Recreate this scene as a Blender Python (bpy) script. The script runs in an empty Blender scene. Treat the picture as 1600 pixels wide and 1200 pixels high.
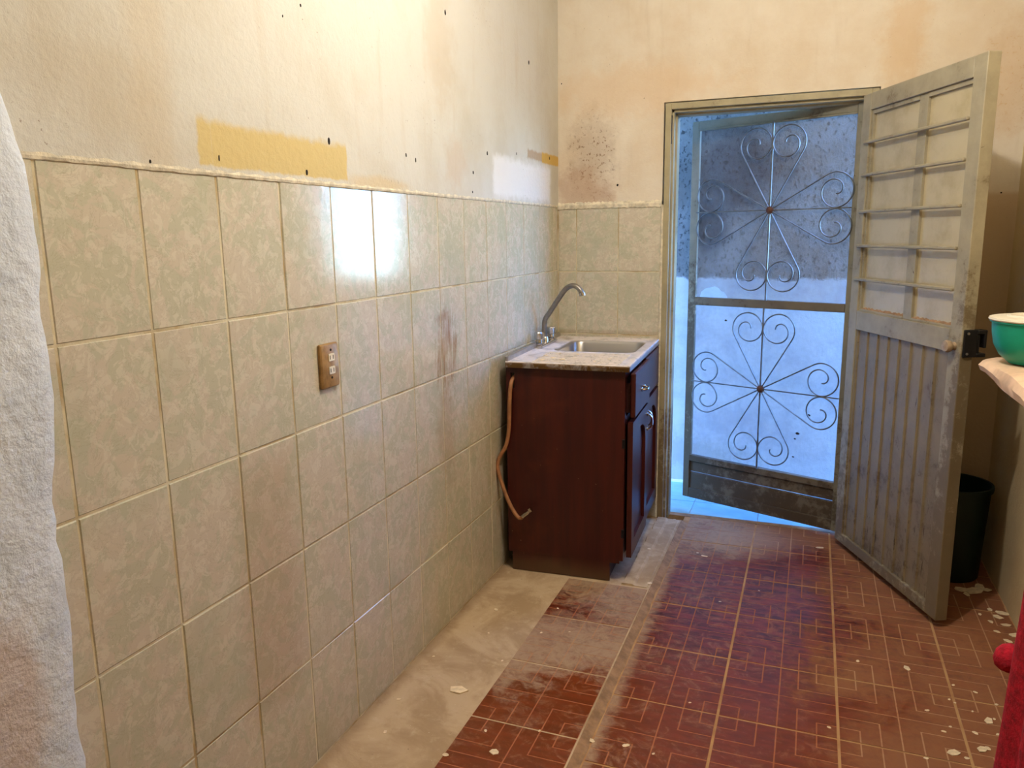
import bpy, bmesh, math, random
from mathutils import Vector, Matrix
random.seed(7)
sc = bpy.context.scene
COL = sc.collection
PI = math.pi

# ------------------------------------------------------------------ camera, world, lights, exposure
cd = bpy.data.cameras.new('camera'); cam = bpy.data.objects.new('camera', cd); COL.objects.link(cam)
cd.sensor_fit = 'HORIZONTAL'; cd.sensor_width = 36.0; cd.lens = 1212.556 / 1600 * 36.0
cd.clip_start = 0.02; cd.clip_end = 200
_r = Vector((0.93354, 0.35819, -0.01418)); _d = Vector((0.05412, -0.17992, -0.98219)); _f = Vector((-0.35436, 0.91615, -0.18735))
cam.matrix_world = Matrix(((_r.x, -_d.x, -_f.x, 1.1362), (_r.y, -_d.y, -_f.y, -3.5665), (_r.z, -_d.z, -_f.z, 1.3422), (0, 0, 0, 1)))
sc.camera = cam

SKY = 5.8
w = bpy.data.worlds.new('sky'); sc.world = w; w.use_nodes = True
wn = w.node_tree.nodes; wl = w.node_tree.links
sky = wn.new('ShaderNodeTexSky'); sky.sky_type = 'NISHITA'; sky.sun_disc = False
sky.sun_elevation = math.radians(48); sky.sun_rotation = math.radians(200); sky.altitude = 1500; sky.air_density = 1.1; sky.dust_density = 0.6; sky.ozone_density = 2.2
tint = wn.new('ShaderNodeMix'); tint.data_type = 'RGBA'; tint.blend_type = 'MULTIPLY'; tint.inputs[0].default_value = 1.0
tint.inputs[7].default_value = (0.43, 0.73, 1.20, 1)      # white balance of the photograph: set for the bulb, so daylight reads blue
wl.new(sky.outputs[0], tint.inputs[6]); wl.new(tint.outputs[2], wn['Background'].inputs[0]); wn['Background'].inputs[1].default_value = SKY

def lamp(name, kind, loc, energy, color, size=0.05):
    l = bpy.data.lights.new(name, kind); l.energy = energy; l.color = color
    if kind == 'POINT': l.shadow_soft_size = size
    o = bpy.data.objects.new(name, l); o.location = loc; COL.objects.link(o); return o
lamp('ceiling_bulb', 'POINT', (0.98, -1.76, 2.46), 47, (1.0, 0.945, 0.87), 0.035)

sc.view_settings.view_transform = 'Standard'; sc.view_settings.look = 'None'
sc.view_settings.gamma = 1; sc.view_settings.use_curve_mapping = False
sc.view_settings.exposure = 0.30

# ------------------------------------------------------------------ node helpers
def lin(c):
    out = []
    for v in c:
        v = v / 255.0
        out.append(v / 12.92 if v <= 0.04045 else ((v + 0.055) / 1.055) ** 2.4)
    return (out[0], out[1], out[2], 1.0)

class S:
    def __init__(s, g, sock): s.g = g; s.k = sock
    def __add__(s, o): return s.g.m('ADD', s, o)
    __radd__ = __add__
    def __sub__(s, o): return s.g.m('SUBTRACT', s, o)
    def __rsub__(s, o): return s.g.m('SUBTRACT', o, s)
    def __mul__(s, o): return s.g.m('MULTIPLY', s, o)
    __rmul__ = __mul__
    def __truediv__(s, o): return s.g.m('DIVIDE', s, o)

class G:
    """a material with a small expression language for its nodes"""
    def __init__(g, name):
        g.mat = bpy.data.materials.new(name); g.mat.use_nodes = True
        g.t = g.mat.node_tree; g.b = g.t.nodes['Principled BSDF']; g.out = g.t.nodes['Material Output']
    def n(g, kind, **kw):
        n = g.t.nodes.new(kind)
        for k, v in kw.items(): setattr(n, k, v)
        return n
    def put(g, sock, v):
        if isinstance(v, S): g.t.links.new(v.k, sock)
        elif v is not None: sock.default_value = v
    def m(g, op, a, b=None, clamp=False):
        n = g.n('ShaderNodeMath', operation=op, use_clamp=clamp); g.put(n.inputs[0], a)
        if b is not None: g.put(n.inputs[1], b)
        return S(g, n.outputs[0])
    def mx(g, a, b): return g.m('MAXIMUM', a, b)
    def mn(g, a, b): return g.m('MINIMUM', a, b)
    def ab(g, a): return g.m('ABSOLUTE', a)
    def cl(g, a): return g.m('ADD', a, 0.0, True)
    def ss(g, v, a, b):
        n = g.n('ShaderNodeMapRange', interpolation_type='SMOOTHSTEP'); g.put(n.inputs['Value'], v)
        lo, hi = 0.0, 1.0
        if a > b: a, b, lo, hi = b, a, 1.0, 0.0
        n.inputs['From Min'].default_value = a; n.inputs['From Max'].default_value = b
        n.inputs['To Min'].default_value = lo; n.inputs['To Max'].default_value = hi
        return S(g, n.outputs[0])
    def mix(g, f, a, b):
        n = g.n('ShaderNodeMix', data_type='RGBA'); g.put(n.inputs[0], f)
        for s, v in ((n.inputs[6], a), (n.inputs[7], b)): g.put(s, lin(v) if isinstance(v, tuple) and len(v) == 3 else v)
        return S(g, n.outputs[2])
    def wpos(g): return S(g, g.n('ShaderNodeNewGeometry').outputs['Position'])
    def opos(g): return S(g, g.n('ShaderNodeTexCoord').outputs['Object'])
    def rnd(g): return S(g, g.n('ShaderNodeObjectInfo').outputs['Random'])
    def xyz(g, v):
        n = g.n('ShaderNodeSeparateXYZ'); g.put(n.inputs[0], v); return [S(g, n.outputs[i]) for i in range(3)]
    def comb(g, x, y, z):
        n = g.n('ShaderNodeCombineXYZ'); [g.put(n.inputs[i], v) for i, v in enumerate((x, y, z))]; return S(g, n.outputs[0])
    def vmul(g, v, s):
        n = g.n('ShaderNodeVectorMath', operation='MULTIPLY'); g.put(n.inputs[0], v); n.inputs[1].default_value = s; return S(g, n.outputs[0])
    def vadd(g, v, s):
        n = g.n('ShaderNodeVectorMath', operation='ADD'); g.put(n.inputs[0], v); g.put(n.inputs[1], s); return S(g, n.outputs[0])
    def noise(g, v, scale, detail=4, rough=0.55, dist=0.0):
        n = g.n('ShaderNodeTexNoise'); g.put(n.inputs['Vector'], v); n.inputs['Scale'].default_value = scale
        n.inputs['Detail'].default_value = detail; n.inputs['Roughness'].default_value = rough; n.inputs['Distortion'].default_value = dist
        return S(g, n.outputs[0])
    def vor(g, v, scale, feature='F1'):
        n = g.n('ShaderNodeTexVoronoi', feature=feature); g.put(n.inputs['Vector'], v); n.inputs['Scale'].default_value = scale
        return S(g, n.outputs['Distance'])
    def rect(g, a, b, a0, a1, b0, b1, s, wob=0.0):
        """soft edged rectangle mask in two coordinates"""
        if not isinstance(wob, float): a = a + wob; b = b + wob
        return g.ss(a, a0 - s, a0 + s) * g.ss(a, a1 + s, a1 - s) * g.ss(b, b0 - s, b0 + s) * g.ss(b, b1 + s, b1 - s)
    def blob(g, a, b, ca, cb, ra, rb, wob):
        da = (a - ca) / ra; db = (b - cb) / rb
        r = g.m('SQRT', da * da + db * db) + wob
        return g.ss(r, 1.0, 0.35)
    def bump(g, h, strength=0.3, dist=0.01):
        n = g.n('ShaderNodeBump'); n.inputs['Strength'].default_value = strength; n.inputs['Distance'].default_value = dist
        g.put(n.inputs['Height'], h); g.t.links.new(n.outputs[0], g.b.inputs['Normal'])
    def done(g, col, rough=0.6, metal=0.0, spec=None):
        g.put(g.b.inputs['Base Color'], lin(col) if isinstance(col, tuple) and len(col) == 3 else col)
        g.put(g.b.inputs['Roughness'], rough); g.put(g.b.inputs['Metallic'], metal)
        if spec is not None: g.put(g.b.inputs['Specular IOR Level'], spec)
        return g.mat

def plain(name, col, rough=0.6, metal=0.0, var=0.0, scale=20.0, bump=0.0):
    g = G(name); p = g.opos()
    c = lin(col)
    if var:
        n = g.noise(p, scale, 5, 0.6)
        dk = tuple(max(0, v * (1 - var)) for v in c[:3]) + (1,); lt = tuple(min(1, v * (1 + var)) for v in c[:3]) + (1,)
        c = g.mix(g.ss(n, 0.3, 0.7), dk, lt)
    if bump: g.bump(g.noise(p, scale * 3, 4), bump, 0.003)
    return g.done(c, rough, metal)

# ------------------------------------------------------------------ materials
def make_plaster(name, base, alt, side):
    g = G(name); p = g.wpos(); x, y, z = g.xyz(p)
    h = y if side == 'left' else x
    big = g.noise(p, 1.3, 5, 0.6); med = g.noise(p, 5.0, 6, 0.65); fine = g.noise(p, 70, 4, 0.6)
    streak = g.noise(g.comb(x * 14.0, y * 14.0, z * 1.6), 1.0, 4, 0.6)
    c = g.mix(g.ss(big * 0.55 + med * 0.45, 0.42, 0.66), base, alt)
    c = g.mix(g.ss(streak, 0.55, 0.8) * 0.35, c, (190, 172, 146))
    wob = (g.noise(p, 26, 4, 0.65) - 0.5) * 0.05
    wob2 = (g.noise(p, 9, 5, 0.7) - 0.5) * 1.6
    if side == 'left':
        och = g.rect(h, z, -2.315, -1.79, 1.488, 1.60 - 0.0, 0.004, wob * 0.35)
        top = z - (1.572 + 0.0) + wob * 0.6 + g.ss(h, -2.2, -2.32) * -0.004
        och = och * g.ss(top, 0.012, -0.008)
        drip = g.ss(g.noise(g.comb(h * 60.0, 0.0, 0.0), 1.0, 1), 0.68, 0.72)
        c = g.mix(och * (0.95 - drip * 0.5), c, (204, 182, 124))
        c = g.mix(g.blob(h, z, -1.62, 1.488, 0.26, 0.028, wob2 * 0.8) * 0.5, c, (206, 180, 128))
        c = g.mix(g.blob(h, z, -1.13, 1.58, 0.11, 0.12, wob2) * 0.35, c, (196, 168, 136))
        c = g.mix(g.rect(h, z, -0.80, -0.12, 1.49, 1.64, 0.02, wob) * 0.75, c, (236, 234, 232))
        c = g.mix(g.rect(h, z, -0.42, 0.10, 1.66, 1.695, 0.006, wob * 0.5) * 0.8, c, (176, 150, 120))
        c = g.mix(g.rect(h, z, -0.235, 0.10, 1.655, 1.70, 0.005, wob * 0.3) * 0.9, c, (206, 168, 84))
        c = g.mix(g.blob(h, z, -2.56, 1.60, 0.2, 0.1, wob2) * 0.25, c, (188, 172, 146))
        c = g.mix(g.blob(h, z, -2.05, 2.02, 0.35, 0.12, wob2) * 0.3, c, (186, 166, 138))
        c = g.mix(g.blob(h, z, -2.42, 1.62, 0.07, 0.4, wob2 * 0.5) * 0.35, c, (198, 180, 150))
        c = g.mix(g.blob(h, z, -1.22, 1.95, 0.14, 0.28, wob2) * 0.3, c, (190, 168, 138))
    if side == 'back':
        sp = g.ss(g.noise(p, 55, 4, 0.7), 0.56, 0.62)
        c = g.mix(g.blob(x, z, 0.17, 1.69, 0.14, 0.26, wob2) * (0.25 + sp * 0.6), c, (120, 88, 62))
        c = g.mix(g.blob(x, z, 0.12, 1.54, 0.2, 0.14, wob2) * 0.5, c, (176, 140, 112))
        c = g.mix(g.blob(x, z, 0.35, 1.97, 0.55, 0.16, wob2) * 0.3, c, (214, 176, 128))
        c = g.mix(g.blob(x, z, 1.42, 2.05, 0.12, 0.3, wob2) * 0.45, c, (208, 172, 124))
        c = g.mix(g.blob(x, z, 1.82, 1.9, 0.18, 0.28, wob2) * (0.3 + sp * 0.3), c, (196, 158, 108))
        c = g.mix(g.ss(z, 1.49, 1.468) * 0.7, c, (196, 168, 128))
    pit = g.ss(g.noise(p, 100, 3, 0.7), 0.66, 0.72) * g.ss(g.noise(p, 4, 3, 0.6), 0.45, 0.65)
    c = g.mix(pit * 0.75, c, (112, 84, 58))
    g.bump(fine * 0.5 + g.noise(p, 42, 5, 0.75) * 0.6 + med * 0.15, 0.34, 0.009)
    return g.done(c, 0.85, spec=0.2)

M = {}
M['plaster_left'] = make_plaster('plaster_left', (206, 203, 193), (197, 190, 174), 'left')
M['plaster_back'] = make_plaster('plaster_back', (222, 212, 194), (212, 196, 172), 'back')
M['plaster_right'] = make_plaster('plaster_right', (226, 208, 166), (214, 190, 146), 'right')

def make_wall_tile():
    g = G('marbled_wall_tile'); p = g.wpos(); x, y, z = g.xyz(p); r = g.rnd()
    q = g.vadd(p, g.comb(r * 17.0, r * 31.0, r * 11.0))
    a = g.noise(q, 13, 5, 0.62, 1.2); b = g.noise(q, 32, 5, 0.68, 0.9); d = g.noise(q, 4.5, 3, 0.5)
    c = g.mix(g.ss(a, 0.46, 0.54), (190, 186, 163), (201, 190, 170))
    c = g.mix(g.ss(b, 0.52, 0.56) * 0.5, c, (216, 209, 190))
    c = g.mix(g.ss(d, 0.5, 0.66) * 0.45, c, (180, 180, 155))
    vein = g.ss(g.ab(g.noise(q, 18, 6, 0.7, 1.5) - 0.5), 0.018, 0.0)
    c = g.mix(vein * 0.4, c, (160, 152, 128))
    wob = (g.noise(p, 9, 5, 0.7) - 0.5) * 1.8
    stv = g.noise(g.comb(x * 40.0, y * 40.0, z * 5.0), 1.0, 4, 0.65)
    c = g.mix(g.blob(y, z, -1.24, 0.95, 0.11, 0.2, wob) * g.ss(stv, 0.35, 0.6) * 0.8, c, (150, 112, 78))
    c = g.mix(g.blob(y, z, -1.25, 0.72, 0.09, 0.3, wob) * 0.35, c, (168, 140, 106))
    c = g.mix(g.rect(y, z, -2.29, -2.10, 0.25, 0.85, 0.05, wob * 0.03) * 0.30, c, (166, 134, 100))
    c = g.mix(g.blob(y, z, -0.75, 0.45, 0.25, 0.4, wob) * 0.35, c, (176, 150, 106))
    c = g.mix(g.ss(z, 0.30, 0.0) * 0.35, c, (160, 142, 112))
    c = g.mix(g.blob(x, z, 0.3, 0.885, 0.9, 0.02, wob * 0.3) * 0.3 * g.ss(y, -0.004, 0.0), c, (140, 104, 60))
    g.bump(a * 0.3 + b * 0.5, 0.10, 0.004)
    return g.done(c, 0.07 + 0.12 * b, spec=0.36)
M['wall_tile'] = make_wall_tile()

def make_grout():
    g = G('wall_grout'); p = g.wpos()
    c = g.mix(g.ss(g.noise(p, 6, 5, 0.6), 0.4, 0.65), (212, 202, 172), (178, 156, 116))
    g.bump(g.noise(p, 90, 4), 0.4, 0.004)
    return g.done(c, 0.9, spec=0.1)
M['grout'] = make_grout()

def dust_mask(g, x, y, p):
    """worn dust lying on the floor: heavy by the step, by the right wall and in a swept band on the left strip"""
    n1 = g.noise(p, 3.2, 6, 0.65, 0.6); n2 = g.noise(p, 12, 7, 0.72, 2.2); n3 = g.noise(p, 45, 4, 0.65, 1.0)
    k = n1 * 0.35 + n2 * 0.45 + n3 * 0.2
    wn_ = (n1 - 0.5) * 0.6
    step = g.ss(x + wn_ * 0.12, 0.71, 0.645) * 0.7
    right = g.ss(x + wn_ * 0.9 + (y + 1.0) * 0.05, 1.08, 1.45) * 0.78
    door = g.ss(y + wn_ * 0.8 - (x - 0.8) * 0.25, -0.60, -0.10) * 0.8
    near = g.ss(y + wn_, -1.2, -1.9) * g.ss(x + wn_, 1.05, 1.4) * 0.25
    rf = g.mx(g.mx(g.mx(step, right), door), 0.2) + near
    lband = g.rect(x, y + wn_ * 1.1 - x * 0.25, 0.1, 0.75, -1.58, -1.22, 0.14) * 0.68
    lfar = g.ss(y + wn_ * 0.4 + x * 0.5, -0.95, -0.70) * 0.6
    lf = g.mx(lband, lfar) + 0.16
    reg = g.mix(g.ss(x, 0.618, 0.622), (0, 0, 0), (255, 255, 255))
    f = lf + (rf - lf) * S(g, reg.k)
    return g.cl(g.ss(f + (k - 0.5) * 2.9, 0.10, 1.0)), n2, n3

def make_floor_tile():
    g = G('red_floor_tile'); p = g.wpos(); x, y, z = g.xyz(p)
    d, n2, n3 = dust_mask(g, x, y, p)
    r = g.rnd()
    st = g.noise(g.comb(x * 9.0, y * 40.0, r * 9.0), 1.0, 5, 0.65)
    c = g.mix(g.ss(st, 0.35, 0.65), (70, 20, 10), (128, 50, 28))
    c = g.mix(g.ss(n2, 0.48, 0.62) * 0.6, c, (128, 66, 34))
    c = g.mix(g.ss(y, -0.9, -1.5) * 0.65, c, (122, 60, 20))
    c = g.mix(g.ss(n2, 0.56, 0.66) * 0.30, c, (160, 104, 76))
    c = g.mix(g.ss(n3, 0.60, 0.70) * 0.25, c, (150, 96, 68))
    c = g.mix(d * 0.85, c, g.mix(g.ss(x, 0.75, 1.2), (172, 146, 118), (146, 98, 66)))
    g.bump(n3 * 0.5 + n2 * 0.4, 0.10, 0.003)
    return g.done(c, 0.32 + d * 0.5, spec=0.4)
def make_floor_groove():
    g = G('floor_tile_groove'); p = g.wpos(); x, y, z = g.xyz(p)
    d, n2, n3 = dust_mask(g, x, y, p)
    c = g.mix(d * 0.8, (168, 106, 76), (180, 146, 114))
    return g.done(c, 0.85, spec=0.1)
def make_floor_grout():
    g = G('floor_grout'); p = g.wpos()
    c = g.mix(g.ss(g.noise(p, 9, 5, 0.6), 0.4, 0.65), (186, 148, 104), (168, 126, 88))
    g.bump(g.noise(p, 80, 4), 0.4, 0.003)
    return g.done(c, 0.9, spec=0.1)
def make_cement():
    g = G('cement_floor'); p = g.wpos(); x, y, z = g.xyz(p)
    a = g.noise(p, 4, 6, 0.65, 0.8); b = g.noise(p, 18, 6, 0.7); s = g.noise(p, 90, 3, 0.7)
    c = g.mix(g.ss(a, 0.4, 0.62), (194, 170, 138), (170, 144, 112))
    c = g.mix(g.ss(b, 0.52, 0.7) * 0.5, c, (204, 184, 154))
    c = g.mix(g.ss(s, 0.68, 0.74) * 0.7, c, (92, 66, 44))
    c = g.mix(g.ss(s, 0.30, 0.26) * 0.6, c, (228, 216, 192))
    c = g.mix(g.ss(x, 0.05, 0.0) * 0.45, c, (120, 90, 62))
    g.bump(b * 0.6 + s * 0.3 + a * 0.4, 0.35, 0.008)
    return g.done(c, 0.85, spec=0.2)
M['floor_tile'] = make_floor_tile(); M['floor_groove'] = make_floor_groove(); M['floor_grout'] = make_floor_grout(); M['cement'] = make_cement()

def make_door_paint(name, base, rust, low, scuffs=False):
    g = G(name); p = g.opos(); x, y, z = g.xyz(p)
    n = g.noise(p, 7, 6, 0.68); m = g.noise(p, 40, 5, 0.7)
    c = g.mix(g.ss(n, 0.35, 0.65), base, tuple(int(v * 0.9) for v in base))
    grime = g.ss(n * 0.6 + m * 0.4 + g.ss(z, 0.9, 0.0) * low + g.ss(x, 0.66, 0.76) * g.ss(z, 1.3, 1.0) * 0.13, 0.55, 0.66)
    c = g.mix(grime * 0.75, c, rust)
    if scuffs:      # long rust scuffs down the ribs, worse towards the floor
        sc_ = g.noise(g.comb(x * 75.0, y * 75.0, z * 9.0), 1.0, 4, 0.65)
        c = g.mix(g.ss(sc_ + g.ss(z, 0.7, 0.1) * 0.05, 0.66, 0.70) * 0.8, c, (58, 42, 26))
    chip = g.ss(m, 0.69, 0.71)
    c = g.mix(chip * 0.8, c, (66, 44, 28))
    g.bump(m * 0.5 + n * 0.3, 0.15, 0.003)
    return g.done(c, 0.5, spec=0.35)
M['door_paint'] = make_door_paint('grey_door_paint', (162, 152, 126), (104, 86, 58), 0.15)
M['door_panel'] = make_door_paint('shaded_grey_panel_paint', (138, 124, 98), (96, 76, 52), 0.04, True)  # door paint darkened to stand in for light falloff low on the leaf
M['screen_paint'] = make_door_paint('grey_screen_paint', (132, 128, 112), (70, 58, 44), 0.13)
M['screen_low'] = make_door_paint('dirty_screen_panel_paint', (112, 104, 90), (66, 54, 42), 0.14)
M['frame_paint'] = make_door_paint('grey_frame_paint', (172, 160, 126), (112, 88, 58), 0.17)
def make_pane():
    g = G('painted_glass'); p = g.opos()
    n = g.noise(p, 7, 6, 0.65); x, y, z = g.xyz(p)
    c = g.mix(g.ss(n, 0.4, 0.7), (184, 171, 138), (166, 151, 116))
    c = g.mix(g.ss(g.noise(g.comb(x * 9.0, y, z * 30.0), 1.0, 5, 0.7), 0.6, 0.75) * 0.35, c, (150, 128, 92))
    return g.done(c, 0.35, spec=0.4)
M['pane'] = make_pane()

def make_mesh(name, dens, dirt):
    g = G(name); p = g.opos(); x, y, z = g.xyz(p)
    n = g.noise(p, 3.0, 5, 0.6); f = g.noise(p, 60, 3, 0.6)
    wv = (n - 0.5) * 1.2
    soot = g.mx(g.blob(x, z, 0.58, 1.64, 0.36, 0.32, wv), g.blob(x, z, 0.71, 1.40, 0.16, 0.24, wv)) * dirt
    col = g.mix(soot, (146, 142, 140), (74, 64, 62))
    dens_ = g.cl(dens + soot * 0.30 + (f - 0.5) * 0.25 + (n - 0.5) * 0.2)
    g.done(col, 0.7, spec=0.2)
    tr = g.n('ShaderNodeBsdfTransparent'); mxs = g.n('ShaderNodeMixShader')
    g.put(mxs.inputs[0], dens_); g.t.links.new(tr.outputs[0], mxs.inputs[1]); g.t.links.new(g.b.outputs[0], mxs.inputs[2])
    g.t.links.new(mxs.outputs[0], g.out.inputs[0])
    return g.mat
M['mesh_up'] = make_mesh('fly_screen_upper', 0.45, 0.9)
M['mesh_low'] = make_mesh('fly_screen_lower', 0.20, 0.0)

def make_wood():
    g = G('mahogany_stained_wood'); p = g.opos(); x, y, z = g.xyz(p)
    st = g.noise(g.comb(x * 30.0, y * 30.0, z * 2.2), 1.0, 5, 0.6); n = g.noise(p, 4, 4, 0.6)
    c = g.mix(g.ss(st, 0.3, 0.7), (54, 14, 11), (72, 23, 16))
    c = g.mix(g.ss(n, 0.55, 0.75) * 0.4, c, (96, 44, 24))
    sp = g.ss(g.noise(p, 110, 2, 0.6), 0.76, 0.79)
    c = g.mix(sp * 0.6, c, (190, 160, 130))
    c = g.mix(g.ss(z + (n - 0.5) * 0.1, 0.10, 0.0) * 0.5, c, (104, 84, 58))
    g.bump(st, 0.05, 0.003)
    return g.done(c, 0.38, spec=0.4)
M['wood'] = make_wood()
M['wood_dark'] = plain('dark_wood_panel', (52, 18, 14), 0.45, 0, 0.2, 12)

def make_steel_top():
    g = G('dusty_sink_steel'); p = g.opos(); x, y, z = g.xyz(p)
    n = g.noise(p, 16, 6, 0.7, 0.6); f = g.noise(p, 70, 4, 0.7)
    d = g.cl(g.ss(n * 0.6 + f * 0.4, 0.36, 0.52)) * g.ss(z, -0.012, -0.004)
    c = g.mix(d, (176, 172, 168), (222, 212, 206))
    spk = g.ss(f, 0.64, 0.70) * g.ss(z, -0.012, -0.004)
    c = g.mix(spk * 0.7, c, (84, 74, 66))
    edge = g.ss(z, -0.002, -0.006) * g.ss(y, -0.785, -0.79)
    c = g.mix(edge * g.ss(n, 0.35, 0.55), c, (120, 92, 58))
    return g.done(c, 0.28 + d * 0.5, 0.9 - d * 0.85)
M['steel_top'] = make_steel_top()
M['steel'] = plain('satin_steel', (176, 174, 170), 0.32, 0.95, 0.15, 30)
M['chrome'] = plain('worn_chrome', (196, 192, 186), 0.2, 1.0, 0.2, 40)
M['spout'] = plain('grey_spout_metal', (140, 134, 126), 0.35, 0.8, 0.2, 30)
M['hose'] = plain('tan_rubber_hose', (158, 108, 70), 0.5, 0, 0.2, 30)
M['iron'] = plain('galvanised_scroll_bar', (104, 108, 110), 0.5, 0.5, 0.3, 25)
M['rust'] = plain('rusty_boss', (94, 62, 48), 0.8, 0.2, 0.3, 60)
M['black'] = plain('black_lock_metal', (26, 26, 30), 0.45, 0.5, 0.2, 30)
M['dark'] = plain('dark_hole', (30, 22, 16), 0.95)
M['knob'] = plain('painted_knob', (160, 138, 112), 0.45, 0.1, 0.2, 50)
M['plate'] = plain('bronze_outlet_plate', (158, 124, 78), 0.45, 0.25, 0.25, 40)
M['receptacle'] = plain('ivory_plastic', (226, 216, 190), 0.45)
M['bowl'] = plain('teal_plastic', (14, 150, 120), 0.4, 0, 0.08, 20)
M['lid'] = plain('white_plastic_lid', (226, 218, 198), 0.45, 0, 0.05, 20)
M['bin'] = plain('dark_green_plastic', (6, 34, 26), 0.5, 0, 0.1, 10)  # green deepened to stand in for the shade behind the door
M['slab'] = plain('pink_cement_slab', (224, 190, 160), 0.8, 0, 0.16, 9, 0.3)
M['towel'] = plain('red_towel', (176, 16, 40), 0.95, 0, 0.35, 60, 0.8)
M['towel_edge'] = plain('red_towel_hem', (168, 72, 70), 0.95, 0, 0.3, 90, 0.8)
M['flake'] = plain('plaster_flake', (226, 206, 172), 0.85, 0, 0.15, 60)
M['pier'] = None
def make_pier():
    g = G('light_tinted_white_plaster'); p = g.wpos(); x, y, z = g.xyz(p)
    n = g.noise(p, 5, 5, 0.65); f = g.noise(p, 40, 5, 0.7)
    c = g.mix(g.ss(n, 0.4, 0.65), (214, 220, 228), (190, 198, 208))  # blue cast of the white plaster stands in for cool daylight
    c = g.mix(g.blob(y, z, -2.86, 0.62, 0.10, 0.20, (n - 0.5) * 1.6) * 0.6, c, (196, 170, 152))  # pinkish patch of bulb light painted into the colour
    g.bump(f * 0.6 + g.noise(p, 16, 4, 0.65), 0.6, 0.014)
    return g.done(c, 0.85, spec=0.2)
M['pier'] = make_pier()
def make_stucco():
    g = G('rough_grey_stucco'); p = g.wpos(); x, y, z = g.xyz(p)
    n = g.noise(p, 5, 6, 0.65); f = g.noise(g.vmul(p, (1, 1, 0.6)), 60, 5, 0.7); v = g.vor(p, 70)
    c = g.mix(g.ss(n, 0.35, 0.65), (104, 104, 104), (84, 83, 82))
    c = g.mix(g.ss(f, 0.54, 0.62) * 0.85, c, (38, 38, 40))
    white = g.ss(z + (g.noise(p, 10, 5, 0.7) - 0.5) * 0.10, 1.11, 1.09)
    c = g.mix(white, c, g.mix(g.ss(n, 0.4, 0.7), (152, 150, 152), (134, 132, 138)))
    c = g.mix(g.blob(x, z, 0.47, 0.12, 0.5, 0.12, (f - 0.5) * 1.5) * 0.5, c, (120, 116, 110))
    g.bump(f * (1.0 - white * 0.8) + n * 0.2, 0.7, 0.02)
    return g.done(c, 0.9, spec=0.1)
M['stucco'] = make_stucco()
M['alley_tile'] = plain('pale_turquoise_tile', (128, 160, 162), 0.4, 0, 0.12, 10)
M['outside'] = plain('outside_concrete', (196, 192, 184), 0.9, 0, 0.1, 3)
M['ceiling'] = plain('white_ceiling_paint', (226, 218, 200), 0.9)
M['mortar'] = plain('old_mortar', (216, 206, 182), 0.9, 0, 0.2, 40, 0.6)
M['mortar_brown'] = plain('brown_mortar', (150, 118, 88), 0.9, 0, 0.25, 25, 0.6)

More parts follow.
